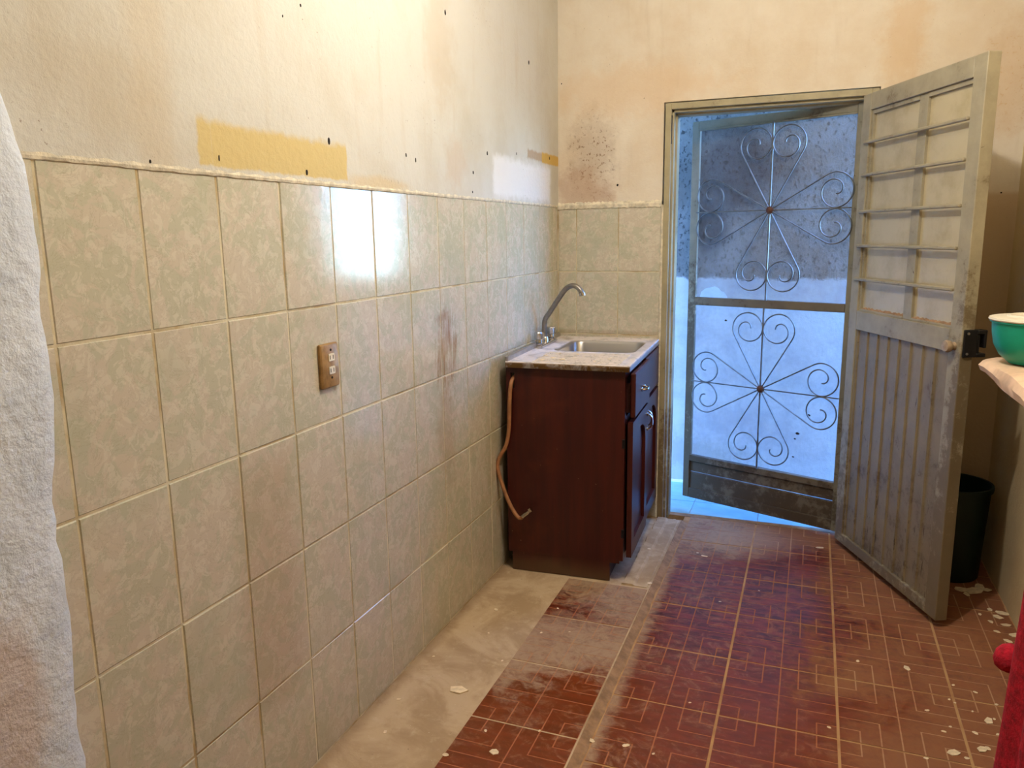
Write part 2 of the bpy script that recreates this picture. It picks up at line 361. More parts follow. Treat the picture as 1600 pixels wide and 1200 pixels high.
# ------------------------------------------------------------------ mesh helpers
class MB:
    """collects shapes into one mesh"""
    def __init__(s): s.v = []; s.f = []; s.mi = []; s.cur = 0
    def add(s, vs, fs):
        o = len(s.v); s.v += [tuple(v) for v in vs]
        for f in fs: s.f.append([i + o for i in f]); s.mi.append(s.cur)
        return s
    def box(s, x0, x1, y0, y1, z0, z1):
        return s.add([(x0, y0, z0), (x1, y0, z0), (x1, y1, z0), (x0, y1, z0), (x0, y0, z1), (x1, y0, z1), (x1, y1, z1), (x0, y1, z1)],
                     [(0, 3, 2, 1), (4, 5, 6, 7), (0, 1, 5, 4), (1, 2, 6, 5), (2, 3, 7, 6), (3, 0, 4, 7)])
    def prism(s, poly, fn, h0, h1):
        """polygon (a, b) swept from h0 to h1; fn(a, b, h) gives the point"""
        n = len(poly)
        vs = [fn(a, b, h0) for a, b in poly] + [fn(a, b, h1) for a, b in poly]
        fs = [list(range(n))[::-1], list(range(n, 2 * n))] + [(i, (i + 1) % n, n + (i + 1) % n, n + i) for i in range(n)]
        return s.add(vs, fs)
    def loops(s, loops, cap0=False, cap1=False, closed=True):
        n = len(loops[0]); vs = [p for l in loops for p in l]; fs = []
        for k in range(len(loops) - 1):
            for i in range(n if closed else n - 1):
                j = (i + 1) % n; fs.append((k * n + i, k * n + j, (k + 1) * n + j, (k + 1) * n + i))
        if cap0: fs.append(list(range(n))[::-1])
        if cap1: fs.append([(len(loops) - 1) * n + i for i in range(n)])
        return s.add(vs, fs)
    def lathe(s, prof, c=(0, 0, 0), seg=32, axis='z', cap0=True, cap1=True):
        ls = []
        for r, h in prof:
            l = []
            for i in range(seg):
                a = 2 * PI * i / seg; u, w_ = r * math.cos(a), r * math.sin(a)
                l.append({'z': (c[0] + u, c[1] + w_, c[2] + h), 'y': (c[0] + u, c[1] + h, c[2] + w_), 'x': (c[0] + h, c[1] + u, c[2] + w_)}[axis])
            ls.append(l)
        return s.loops(ls, cap0, cap1)
    def tube(s, pts, r, seg=10, flat=None):
        P = [Vector(p) for p in pts]; ls = []
        t0 = (P[1] - P[0]).normalized(); up = Vector((0, 1, 0)) if abs(t0.y) < 0.9 else Vector((1, 0, 0))
        nrm = (up - t0 * up.dot(t0)).normalized()
        for i, p in enumerate(P):
            t = (P[min(i + 1, len(P) - 1)] - P[max(i - 1, 0)]).normalized()
            nrm = (nrm - t * nrm.dot(t)).normalized(); b = t.cross(nrm)
            rr = r[i] if isinstance(r, (list, tuple)) else r; r2 = flat if flat else rr
            ls.append([p + nrm * (rr * math.cos(2 * PI * k / seg)) + b * (r2 * math.sin(2 * PI * k / seg)) for k in range(seg)])
        return s.loops(ls, True, True)
    def build(s, name, mat, parent=None, bevel=0.0, smooth=False, kind=None, seg=1):
        me = bpy.data.meshes.new(name); me.from_pydata(s.v, [], s.f)
        mats = mat if isinstance(mat, list) else [mat]
        for m in mats: me.materials.append(m)
        if len(mats) > 1: me.polygons.foreach_set('material_index', s.mi)
        bm = bmesh.new(); bm.from_mesh(me); bmesh.ops.recalc_face_normals(bm, faces=bm.faces)
        if bevel: bmesh.ops.bevel(bm, geom=list(bm.edges), offset=bevel, segments=seg, affect='EDGES', clamp_overlap=True)
        bm.to_mesh(me); bm.free()
        if smooth:
            me.polygons.foreach_set('use_smooth', [True] * len(me.polygons))
            me.set_sharp_from_angle(angle=math.radians(40))
        me.update()
        return link(name, me, parent, kind)

def link(name, me, parent=None, kind=None, loc=None):
    o = bpy.data.objects.new(name, me); COL.objects.link(o)
    if parent: o.parent = parent
    if kind: o['kind'] = kind
    if loc: o.location = loc
    return o
def tag(o, label, cat, group=None):
    o['label'] = label; o['category'] = cat
    if group: o['group'] = group
    return o
def thing(name, label, cat, loc, rz=0.0, group=None, kind=None):
    o = bpy.data.objects.new(name, None); COL.objects.link(o); o.empty_display_size = 0.1
    o.location = loc; o.rotation_euler = (0, 0, rz)
    if kind: o['kind'] = kind
    return tag(o, label, cat, group)
def rrect(x0, x1, y0, y1, r, z, n=5):
    pts = []
    for cx, cy, a0 in ((x1 - r, y1 - r, 0), (x0 + r, y1 - r, PI / 2), (x0 + r, y0 + r, PI), (x1 - r, y0 + r, 1.5 * PI)):
        for i in range(n + 1):
            a = a0 + PI / 2 * i / n; pts.append((cx + r * math.cos(a), cy + r * math.sin(a), z))
    return pts
def smooth_path(pts, n=6):
    P = [Vector(p) for p in pts]; out = []
    for i in range(len(P) - 1):
        p0, p1, p2, p3 = P[max(i - 1, 0)], P[i], P[i + 1], P[min(i + 2, len(P) - 1)]
        for k in range(n):
            t = k / n
            out.append(0.5 * ((2 * p1) + (p2 - p0) * t + (2 * p0 - 5 * p1 + 4 * p2 - p3) * t * t + (3 * p1 - p0 - 3 * p2 + p3) * t ** 3))
    out.append(P[-1]); return out

# ------------------------------------------------------------------ the setting
TW, TH, TZ, TY = 0.2, 0.294, 1.472, -2.67      # wall tiles on the left wall
RX = 1.858; CEIL = 2.75; BACKY = -5.4; FZ = -0.012; LIFT = 0.611

def struct(name, mb, mat, **k): return mb.build(name, mat, kind='structure', **k)

# left wall: plaster above, recessed grout bed below, one object per tile
m = MB(); m.box(-0.2, 0.003, BACKY, 0.0, TZ + 0.004, CEIL); m.cur = 1; m.box(-0.2, -0.0015, BACKY, 0.0, -0.1, TZ + 0.004)
wall_left = struct('wall_left', m, [M['plaster_left'], M['grout']])
def tile_mesh(w_, h_, th=0.007, b=0.0022):
    mm = MB(); lo = [(0, 0, 0), (w_, 0, 0), (w_, h_, 0), (0, h_, 0)]
    f = lambda i, d: [(i, i, d), (w_ - i, i, d), (w_ - i, h_ - i, d), (i, h_ - i, d)]
    mm.loops([f(0, 0), f(0, th - b), f(b, th)], False, True)
    me = bpy.data.meshes.new('tile'); me.from_pydata(mm.v, [], mm.f); me.materials.append(M['wall_tile'])
    bm = bmesh.new(); bm.from_mesh(me); bmesh.ops.recalc_face_normals(bm, faces=bm.faces); bm.to_mesh(me); bm.free(); return me
_cache = {}
def wall_tile(parent, w_, h_, mat4):
    k = (round(w_, 3), round(h_, 3))
    if k not in _cache: _cache[k] = tile_mesh(w_, h_)
    o = link('tile', _cache[k], parent); o.matrix_local = mat4; return o
JT = 0.0019
ROT_L = Matrix(((0, 0, 1, 0), (1, 0, 0, 0), (0, 1, 0, 0), (0, 0, 0, 1)))      # tile x -> y, y -> z, normal -> +x
ROT_B = Matrix(((1, 0, 0, 0), (0, 0, -1, 0), (0, 1, 0, 0), (0, 0, 0, 1)))     # tile x -> x, y -> z, normal -> -y
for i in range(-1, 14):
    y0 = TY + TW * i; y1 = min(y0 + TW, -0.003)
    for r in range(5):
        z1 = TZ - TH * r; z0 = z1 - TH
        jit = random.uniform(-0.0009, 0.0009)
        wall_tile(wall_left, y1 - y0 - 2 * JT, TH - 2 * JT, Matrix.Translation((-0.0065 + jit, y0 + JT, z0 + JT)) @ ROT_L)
# ragged mortar bead along the top of the left tiles
m = MB(); ls = []
for k in range(0, 180):
    y = -2.72 + 2.717 * k / 179; a = 0.008 + 0.003 * math.sin(k * 1.7) * random.random(); u = random.uniform(0, 0.004)
    ls.append([(-0.004, y, TZ - 0.005), (0.002 + u * 0.3, y, TZ - 0.002 + random.uniform(-.001, .001)), (0.0035 + u * 0.3, y, TZ + 0.003), (0.0035, y, TZ + a), (-0.004, y, TZ + a)])
m.loops(ls, True, True); m.build('mortar_bead', M['mortar'], wall_left)
holes = [(-1.866, 1.578, .006, .010), (-1.472, 1.580, .004, .007), (-1.413, 1.571, .003, .008), (-0.854, 1.639, .006, .009), (-0.986, 1.562, .005, .007), (-0.395, 2.038, .006, .010), (-1.178, 2.040, .006, .010),
         (-0.995, 1.496, .003, .006), (-1.965, 1.497, .005, .008), (-2.26, 1.505, .002, .007), (-2.44, 1.484, .003, .004), (-0.55, 1.665, .003, .006), (-0.13, 1.682, .004, .009), (-2.02, 1.83, .002, .003), (-1.95, 1.87, .003, .004)]
def hole(parent, a, z, ra, rz, side):
    mm = MB(); N = 8; k1 = [random.uniform(0.75, 1.15) for _ in range(N)]
    P = [(ra * 0.85 * k1[i] * math.cos(2 * PI * i / N), rz * 0.85 * k1[i] * math.sin(2 * PI * i / N)) for i in range(N)]
    if side == 'left': fn = lambda u, w_, h: (h, a + u, z + w_)
    else: fn = lambda u, w_, h: (a + u, -h, z + w_)
    mm.prism(P, fn, -0.004, 0.0042 if side == 'left' else 0.0012); mm.build('screw_hole', M['dark'], parent)
for a, z, ra, rz in holes: hole(wall_left, a, z, ra, rz, 'left')

# back wall with the doorway, its own tiles beside the doorway
DX0, DX1, DZ = 0.497, 1.345, 1.90; WT = 0.13; BTZ = 1.466
m = MB(); m.box(-0.2, DX0 - 0.008, 0, WT, BTZ + 0.02, CEIL); m.box(DX0 - 0.008, DX1 + 0.004, 0, WT, DZ + 0.006, CEIL); m.box(DX1 + 0.004, RX + 0.2, 0, WT, -0.1, CEIL)
m.cur = 1; m.box(-0.2, DX0 - 0.012, 0.0022, WT, -0.1, BTZ + 0.02)
wall_back = struct('wall_back', m, [M['plaster_back'], M['grout']])
for x0, x1 in ((0.002, 0.0911), (0.0911, 0.2911), (0.2911, 0.486)):
    for r in range(5):
        z1 = BTZ - 0.2935 * r; z0 = max(z1 - 0.2935, 0.0)
        wall_tile(wall_back, x1 - x0 - 2 * JT, z1 - z0 - 2 * JT, Matrix.Translation((x0 + JT, 0.0072, z0 + JT)) @ ROT_B)
m = MB(); ls = []
for k in range(60):
    x = 0.0 + 0.488 * k / 59; u = 0.004 + random.uniform(0, 0.006)
    ls.append([(x, 0.006, BTZ - 0.006), (x, -0.002 - u * 0.4, BTZ - 0.004 + random.uniform(-.003, .003)), (x, -0.004 - u * 0.6, BTZ + 0.012), (x, -0.001, BTZ + 0.024 + random.uniform(-.004, .004)), (x, 0.006, BTZ + 0.026)])
m.loops(ls, True, True); m.build('mortar_bead', M['mortar'], wall_back)
for a, z, ra, rz in ((0.285, 1.563, .006, .007), (0.02, 2.02, .003, .004), (0.40, 1.93, .002, .002), (1.80, 1.48, .004, .004)): hole(wall_back, a, z, ra, rz, 'back')
# broken plaster edge between the tiles and the door frame
m = MB(); ls = []
for k in range(60):
    z = 0.0 + 1.47 * k / 59; o_ = 0.010 + random.uniform(-0.003, 0.003)
    ls.append([(0.484 + random.uniform(-.002, .002), -0.001, z), (0.490, -0.004 - random.uniform(0, .006), z), (0.490 + o_, -0.003, z), (0.498, 0.02, z), (0.484, 0.02, z)])
m.loops(ls, True, True); m.build('broken_plaster_edge', M['mortar'], wall_back)

# right wall, wall behind the camera, ceiling
m = MB(); m.box(RX, RX + 0.2, BACKY, WT, -0.1, CEIL); wall_right = struct('wall_right', m, M['plaster_right'])
m = MB(); m.box(-0.2, RX + 0.2, BACKY - 0.15, BACKY, -0.1, CEIL)
wall_front = struct('wall_front', m, M['plaster_right'])
m = MB(); m.box(-0.2, RX + 0.2, BACKY - 0.15, WT, CEIL, CEIL + 0.12); struct('ceiling', m, M['ceiling'])
PIER = ((-1, -2.74), (0, -2.735), (0.44, -2.727), (0.68, -2.722), (0.92, -2.715), (1.1, -2.70), (1.29, -2.690), (1.46, -2.694), (1.6, -2.722), (1.9, -2.80), (3, -3.1))
def interp(z, tab):
    for (a, u), (b, v) in zip(tab, tab[1:]):
        if z <= b: return u + (v - u) * (z - a) / (b - a)
    return tab[-1][1]
# thick white plaster of the opening the camera looks through
m = MB(); ls = []
for k in range(-4, 80):
    z = -0.03 + 2.75 * (k + 4) / 83
    e = interp(z, PIER) + 0.004 * math.sin(z * 19) + random.uniform(-0.003, 0.003)
    ls.append([(-0.006, e + 0.004, z), (0.008, e + 0.003 + random.uniform(-.001, .001), z), (0.018, e - 0.006, z), (0.026, e - 0.03, z), (0.030, e - 0.10, z), (0.032, -5.39, z), (-0.006, -5.39, z)])
m.loops(ls, True, True); struct('trim_1', m, M['pier'], smooth=True)

# floor: grout bed, bare cement beside the left wall, tiles with relief pattern
m = MB(); m.box(LIFT + 0.006, RX, BACKY, 0.092, -0.12, FZ - 0.0016)
m.cur = 1; m.box(-0.006, LIFT - 0.322, BACKY, 0.0, -0.12, -0.0015); m.box(LIFT - 0.322, LIFT + 0.006, BACKY, 0.0, -0.12, -0.0018)
floor = struct('floor', m, [M['floor_grout'], M['cement']])
P_ = 0.3197; GAP = 0.0035
def floor_tile_mesh(w_, d_):
    """one glazed tile with the relief of nested squares around its corners; cut at w_ and d_"""
    mm = MB(); F = P_ - 2 * GAP; gv = 0.0019; dep = 0.0004
    mm.cur = 1; mm.box(0, w_, 0, d_, -0.006, -dep)
    mm.cur = 0; u = F / 6
    def add(poly):
        q = [(min(max(a, 0.0006), w_ - 0.0006), min(max(b, 0.0006), d_ - 0.0006)) for a, b in poly]
        xs = [a for a, b in q]; ys = [b for a, b in q]
        if max(xs) - min(xs) < 0.004 or max(ys) - min(ys) < 0.004: return
        r = []
        for p in q:
            if not r or (abs(p[0] - r[-1][0]) + abs(p[1] - r[-1][1])) > 1e-5: r.append(p)
        if abs(r[0][0] - r[-1][0]) + abs(r[0][1] - r[-1][1]) < 1e-5: r.pop()
        if len(r) < 3: return
        mm.prism(r, lambda a, b, h: (a, b, h), -dep - 0.0002, 0.0)
    for sx in (0, 1):
        for sy in (0, 1):
            T = lambda a, b: (a if not sx else F - a, b if not sy else F - b)
            add([T(0, 0), T(u - gv, 0), T(u - gv, u - gv), T(0, u - gv)])
            for k in (1, 2):
                i, o_ = u * k + gv, u * (k + 1) - gv
                add([T(i, 0), T(o_, 0), T(o_, o_), T(0, o_), T(0, i), T(i, i)])
    me = bpy.data.meshes.new('tile'); me.from_pydata(mm.v, [], mm.f)
    me.materials.append(M['floor_tile']); me.materials.append(M['floor_groove']); me.polygons.foreach_set('material_index', mm.mi)
    bm = bmesh.new(); bm.from_mesh(me); bmesh.ops.recalc_face_normals(bm, faces=bm.faces); bm.to_mesh(me); bm.free(); return me
_fc = {}
def floor_tile(x0, y0, x1, y1, z):
    k = (round(x1 - x0, 3), round(y1 - y0, 3))
    if k not in _fc: _fc[k] = floor_tile_mesh(x1 - x0 - 2 * GAP, y1 - y0 - 2 * GAP)
    o = link('tile', _fc[k], floor, loc=(x0 + GAP, y0 + GAP, z + random.uniform(-0.0006, 0.0006)))
    o.rotation_euler = (random.uniform(-.0015, .0015), random.uniform(-.0015, .0015), 0)
for c in range(4):
    x0 = 0.9497 + P_ * (c - 1); x1 = min(x0 + P_, RX)
    for r in range(-1, 12):
        y1 = -0.2135 - P_ * r; y0 = y1 - P_
        if y1 > 0.09: y1 = 0.09
        if y1 - y0 > 0.03: floor_tile(x0 + (0.012 if c == 0 else 0), y0, x1, y1, FZ)
for r in range(-1, 9):
    y1 = -1.1088 - P_ * r; floor_tile(LIFT - P_, y1 - P_, LIFT, y1, 0.0)
# worn brown edge of the low step, and dusty cement kerb beside the cabinet
m = MB(); ls = []
for k in range(90):
    y = -3.2 + 3.2 * k / 89; o_ = random.uniform(-.002, .002)
    ls.append([(LIFT - 0.001, y, -0.006), (LIFT + 0.002, y, -0.001), (LIFT + 0.006, y, -0.0015 + o_ * .3), (LIFT + 0.022 + o_, y, FZ + 0.002), (LIFT + 0.030 + o_ * 2, y, FZ - 0.001), (LIFT - 0.001, y, FZ - 0.004)])
m.loops(ls, True, True); m.build('step_edge', M['mortar_brown'], floor)
m = MB(); ls = []
for k in range(30):
    y = -0.775 + 0.765 * k / 29; o_ = random.uniform(-.003, .003)
    ls.append([(0.500 + o_, y, -0.006), (0.506 + o_, y, 0.006), (0.545 + o_, y, 0.007 + o_ * .4), (0.556 + o_, y, 0.001), (0.600, y, 0.0015 + o_ * .3), (0.612, y, -0.006)])
m.loops(ls, True, True); m.build('cement_kerb', M['cement'], floor)

# door frame
def frame_piece(name, boxes):
    mm = MB()
    for b in boxes: mm.box(*b)
    return mm.build(name, M['frame_paint'], kind='structure', bevel=0.0015)
trim_2 = frame_piece('trim_2', [(DX0, DX0 + 0.026, -0.008, 0.05, FZ, DZ), (DX0 + 0.026, DX0 + 0.036, 0.012, 0.05, FZ, DZ - 0.026), (DX0 + 0.026, DX0 + 0.045, 0.05, 0.115, FZ, DZ - 0.026)])
trim_3 = frame_piece('trim_3', [(DX0 + 0.026, DX1 - 0.026, -0.008, 0.05, DZ - 0.026, DZ), (DX0 + 0.026, DX1 - 0.026, 0.012, 0.05, DZ - 0.038, DZ - 0.026), (DX0 + 0.026, DX1 - 0.026, 0.05, 0.115, DZ - 0.046, DZ - 0.026)])
trim_4 = frame_piece('trim_4', [(DX1 - 0.026, DX1, -0.008, 0.05, FZ, DZ), (DX1 - 0.012, DX1, 0.05, 0.115, FZ, DZ)])
m = MB(); m.box(DX0 + 0.0255, DX0 + 0.028, -0.002, 0.011, 1.73, 1.85); m.build('strike_plate', M['black'], trim_2)
m = MB(); m.box(0.5, 1.34, 0.085, 0.125, -0.1, FZ + 0.001); m.build('trim_5', M['mortar_brown'], kind='structure')   # sill under the leaves

# alley outside: facing wall, low wall beyond it, floor tiles
AY, AZ = 0.78, -0.062
m = MB(); m.box(-1.6, 1.34, AY, AY + 0.15, -0.2, 2.55); m.box(1.34, 5.0, AY, AY + 0.15, -0.2, 1.1)
struct('wall_alley', m, M['stucco'])
m = MB(); m.box(-1.6, 1.36, WT, AY + 0.15, 2.55, 2.67); struct('added_overhang', m, M['stucco'])  # unseen overhang added so daylight enters only from the open right end
m = MB(); m.box(-1.6, -1.45, WT, AY, -0.2, 2.55); struct('wall_alley_end', m, M['stucco'])
m = MB(); m.box(-1.6, 6.0, 0.125, 9.0, -0.3, AZ - 0.006); fo = struct('floor_alley', m, M['outside'])
_am = MB(); _am.box(0, 0.326, 0, 0.326, -0.005, 0.0); _a0 = None
for i in range(-3, 9):
    for j in range(2):
        x0 = 0.615 - 0.33 * 1 + 0.33 * i; y0 = 0.13 + 0.33 * j
        if _a0 is None: _a0 = _am.build('tile', M['alley_tile'], fo, bevel=0.001); _a0.location = (x0, y0, AZ)
        else: link('tile', _a0.data, fo, loc=(x0, y0, AZ))
m = MB(); m.box(-1.45, 5.0, AY - 0.012, AY - 0.001, AZ, AZ + 0.012); struct('baseboard_alley', m, M['outside'])

# ------------------------------------------------------------------ main door leaf (open into the room)
dA = Vector((1.287, -0.04)); dang = math.atan2(-0.72, 0.32)
door = thing('door_1', 'grey painted metal door leaf swung open into the room, barred panes above ribbed panel', 'door', (dA.x, dA.y, 0), dang, kind='structure')
W_, Z0, Z1, T_ = 0.757, 0.014, 1.870, 0.042
DP = M['door_paint']
def dbox(name, *b, mat=DP, bevel=0.002, parent=door): mm = MB(); mm.box(*b); return mm.build(name, mat, parent, bevel)
dbox('stile', 0.0, 0.062, 0, T_, Z0, Z1); dbox('stile', 0.692, W_, 0, T_, Z0, Z1)
dbox('rail', 0.062, 0.692, 0, T_, 1.806, Z1); dbox('rail', 0.062, 0.692, 0, T_, 0.945, 1.022); dbox('rail', 0.062, 0.692, 0, T_, Z0, 0.056)
dbox('mullion', 0.385, 0.431, 0.010, 0.034, 1.022, 1.806)
for u0, u1 in ((0.062, 0.385), (0.431, 0.692)):
    bm_ = MB()
    bm_.box(u0, u0 + 0.012, 0.008, 0.03, 1.022, 1.806); bm_.box(u0 + 0.012, u1, 0.008, 0.03, 1.022, 1.031); bm_.box(u0 + 0.012, u1, 0.008, 0.03, 1.790, 1.806)
    pn = dbox('pane', u0 + 0.010, u1, 0.018, 0.023, 1.028, 1.795, mat=M['pane'], bevel=0)
    bm_.build('glazing_bead', DP, pn, 0.001)
    # lumpy putty along the foot of the pane
    pm = MB(); ls = []
    for k in range(26):
        u = u0 + 0.013 + (u1 - u0 - 0.014) * k / 25; h = random.uniform(0.002, 0.009)
        ls.append([(u, 0.018, 1.030), (u, 0.009, 1.0305), (u, 0.010, 1.031 + h * .5), (u, 0.0175, 1.032 + h)])
    pm.loops(ls, True, True); pm.build('putty', M['mortar_brown'], pn)
for z in (1.685, 1.560, 1.418, 1.283, 1.150): dbox('security_bar', 0.034, 0.692, -0.010, 0.004, z - 0.006, z + 0.006, bevel=0.003)
dbox('ribbed_panel', 0.055, 0.700, 0.012, 0.022, 0.05, 0.95, mat=M['door_panel'], bevel=0)
for i in range(9):
    u = 0.0685 + 0.0772 * i; mm = MB()
    mm.prism([(u - 0.0065, 0.0125), (u - 0.003, 0.006), (u + 0.003, 0.006), (u + 0.0065, 0.0125)], lambda a, b, h: (a, b, h), 0.054, 0.946)
    mm.build('rib', M['door_panel'], door)
m = MB(); m.lathe([(0.014, 0.0), (0.012, -0.010), (0.018, -0.014), (0.021, -0.024), (0.018, -0.032), (0.006, -0.034)], (0.722, 0, 0.968), 20, 'y'); m.build('knob', M['knob'], door, smooth=True)
lk = dbox('lock_case', W_ - 0.004, W_ + 0.006, 0.006, 0.050, 0.935, 1.025, mat=M['black'], bevel=0.002)
m = MB(); m.box(W_ - 0.03, W_ + 0.006, 0.050, 0.082, 0.935, 0.948); m.box(W_ - 0.03, W_ + 0.006, 0.050, 0.082, 1.010, 1.023); m.box(W_ - 0.03, W_ + 0.006, 0.072, 0.082, 0.965, 1.023); m.box(W_ - 0.03, W_ + 0.004, 0.048, 0.060, 0.948, 1.01)
m.build('lock_bracket', M['black'], lk, 0.002)
for z in (0.935 + 0.012, 1.013):
    m = MB(); m.lathe([(0.0045, 0), (0.004, 0.0025)], (W_ + 0.006, 0.018, z), 10, 'x'); m.build('screw', M['steel'], lk)
for z in (0.25, 1.0, 1.7):
    m = MB(); m.lathe([(0.007, -0.05), (0.007, 0.05)], (-0.009, 0.012, z), 12); m.build('hinge', DP, door, smooth=True)

# ------------------------------------------------------------------ screen door with scrollwork (swung out into the alley)
sang = math.atan2(0.27, -0.70)
scr = thing('door_2', 'grey metal screen door with wrought scroll flowers, standing ajar into the blue alley', 'door', (1.316, 0.048, 0), sang, kind='structure')
SP = M['screen_paint']; SW = 0.797; SZ0, SZ1 = 0.012, 1.858
def sbox(name, *b, mat=SP, bevel=0.002, parent=scr): mm = MB(); mm.box(*b); return mm.build(name, mat, parent, bevel)
sbox('stile', 0.0, 0.042, -0.014, 0.014, SZ0, SZ1); sbox('stile', SW - 0.034, SW, -0.014, 0.014, SZ0, SZ1)
sbox('rail', 0.042, SW - 0.034, -0.014, 0.014, SZ1 - 0.036, SZ1)
sbox('rail', 0.042, SW - 0.034, -0.014, 0.016, 0.998, 1.036, mat=M['screen_low']); sbox('rail', 0.042, SW - 0.034, -0.014, 0.014, 0.205, 0.236, mat=M['screen_low']); sbox('rail', 0.042, SW - 0.034, -0.014, 0.014, SZ0, 0.062, mat=M['screen_low'])
# kick panel made of stepped boards
for z0, z1, y in ((0.150, 0.207, 0.004), (0.060, 0.146, 0.007)): sbox('kick_board', 0.040, SW - 0.032, -0.010, y, z0, z1, mat=M['screen_low'], bevel=0.003)
m = MB(); m.box(SW - 0.042, SW - 0.034, 0.002, 0.018, 0.236, 0.998); m.box(SW - 0.042, SW - 0.034, 0.002, 0.018, 1.036, SZ1 - 0.036); m.box(0.04, SW - 0.042, 0.002, 0.018, SZ1 - 0.044, SZ1 - 0.036)
m.build('inner_bead', SP, scr, 0.001)
# fly screen, upper one torn at its lower free corner
U0, U1 = 0.036, SW - 0.036
hole_pts = [(0.742, 1.030), (0.736, 1.060), (0.714, 1.078), (0.687, 1.084), (0.664, 1.090), (0.642, 1.082), (0.630, 1.068), (0.614, 1.064), (0.598, 1.045), (0.594, 1.030)]
m = MB(); m.add([(a, -0.004, b) for a, b in [(U0, 1.030), (U0, SZ1 - 0.03), (U1, SZ1 - 0.03), (U1, 1.030)] + hole_pts], [list(range(14))])
m.build('fly_screen', M['mesh_up'], scr)
m = MB(); m.add([(U0, -0.004, 0.23), (U1, -0.004, 0.23), (U1, -0.004, 1.002), (U0, -0.004, 1.002)], [(0, 1, 2, 3)]); m.build('fly_screen', M['mesh_low'], scr)
def scroll_path(cx, cz, ang, sgn, R=0.278, r0=0.074):
    """straight spoke from the boss, round the outside of the heart, then curling inwards"""
    pts = []
    c = Vector((r0 * 1.02 * sgn, R)); L = c.length
    phi = math.asin(r0 / L); base = math.atan2(c.y, c.x); spoke = base - phi * sgn     # outer tangent
    tl = math.sqrt(L * L - r0 * r0); tp = Vector((math.cos(spoke), math.sin(spoke))) * tl
    for t in (0.03, 0.4, 0.8, 1.0): pts.append(tp * t)
    a0 = math.atan2(tp.y - c.y, tp.x - c.x); tot = math.radians(560)
    for k in range(1, 57):
        f = k / 56; a = a0 + sgn * tot * f
        q = f * tot / (2 * PI)
        r = r0 if q < 0.58 else r0 * max(0.14, 1 - 0.80 * (q - 0.58) / (tot / (2 * PI) - 0.58))
        # keep the inner curl hanging below the heart's shoulder
        sh = 0.0 if q < 0.58 else (q - 0.58) * 0.008
        pts.append(Vector((c.x + r * math.cos(a) - sgn * sh * 0.0, c.y + r * math.sin(a))))
    ca, sa = math.cos(ang), math.sin(ang)
    return [(cx + p.x * ca - p.y * sa, 0.021, cz + p.x * sa + p.y * ca) for p in pts]
for cx, cz, z0, z1, R_ in ((0.395, 1.439, 1.034, SZ1 - 0.038, 0.286), (0.400, 0.622, 0.234, 1.0, 0.280)):
    m = MB(); m.box(cx - 0.0035, cx + 0.0035, 0.018, 0.026, z0, z1); m.build('upright_bar', M['iron'], scr, 0.001)
    m = MB(); m.box(0.040, SW - 0.036, 0.016, 0.022, cz - 0.0025, cz + 0.0025); m.build('cross_bar', M['iron'], scr, 0.001)
    for q in range(4):
        for sgn in (-1, 1):
            m = MB(); m.tube(scroll_path(cx, cz, q * PI / 2, sgn, R_), 0.0045, 8, flat=0.0032); m.build('scroll', M['iron'], scr, smooth=True)
    m = MB(); m.lathe([(0.017, 0.014), (0.019, 0.020), (0.014, 0.029), (0.005, 0.033)], (cx, 0, cz), 12, 'y'); m.build('boss', M['rust'], scr, smooth=True)
for u, z, r in ((0.178, 0.525, 0.008), (0.224, 0.432, 0.009), (0.234, 0.405, 0.005), (0.238, 0.318, 0.005), (0.60, 0.93, 0.006)):
    m = MB(); m.prism([(u + r * (1 + 0.5 * math.sin(k * 5)) * math.cos(k), z + r * 0.7 * math.sin(k)) for k in range(6)], lambda a, b, h: (a, h, b), -0.0035, -0.002); m.build('dirt_clump', M['dark'], scr)
m = MB(); m.box(0.012, 0.03, -0.012, 0.012, 0.9, 0.95); m.build('hinge', SP, scr)

# ------------------------------------------------------------------ sink cabinet (slightly turned out from the wall)
th = 0.045
cab = thing('sink_cabinet', 'dark red wooden base cabinet under the steel sink, in the corner by the doorway', 'cabinet', (0.004, -0.008, 0), th)
WD = M['wood']
def cbox(name, *b, mat=WD, bevel=0.0015, parent=cab): mm = MB(); mm.box(*b); return mm.build(name, mat, parent, bevel)
# local x = depth from the wall, local y negative = towards the camera
CD, CL, CT = 0.452, -0.778, 0.842
m = MB(); y0, y1 = CL, CL + 0.016
m.box(-0.003, 0.015, y0, y1, 0.078, CT); m.box(0.031, CD, y0, y1, 0.078, CT); m.box(0.015, 0.031, y0, y1, 0.078, 0.757); m.box(0.015, 0.031, y0, y1, 0.818, CT)
m.build('side_panel', WD, cab)
cbox('side_panel', 0.01, CD, -0.02, -0.004, 0.078, CT)
cbox('plinth', 0.014, 0.408, CL + 0.010, -0.01, 0.0, 0.082, mat=M['wood_dark'])
cbox('plinth_board', 0.012, 0.414, CL + 0.003, CL + 0.010, 0.0, 0.079)
cbox('floor_panel', 0.012, CD - 0.002, CL + 0.016, -0.02, 0.083, 0.098, mat=M['wood_dark'])
cbox('back_panel', 0.006, 0.012, CL + 0.016, -0.02, 0.10, CT - 0.15, mat=M['wood_dark'])
m = MB(); m.box(CD, CD + 0.014, CL, CL + 0.035, 0.09, CT); m.box(CD, CD + 0.014, -0.04, -0.004, 0.09, CT); m.box(CD, CD + 0.014, CL + 0.035, -0.04, CT - 0.03, CT)
m.box(CD, CD + 0.014, CL + 0.035, -0.04, 0.628, 0.662); m.box(CD, CD + 0.014, -0.415, -0.375, 0.09, CT - 0.03); m.box(CD, CD + 0.014, CL + 0.035, -0.04, 0.09, 0.11); m.build('face_frame', WD, cab)
F0 = CD + 0.015; F1 = F0 + 0.020
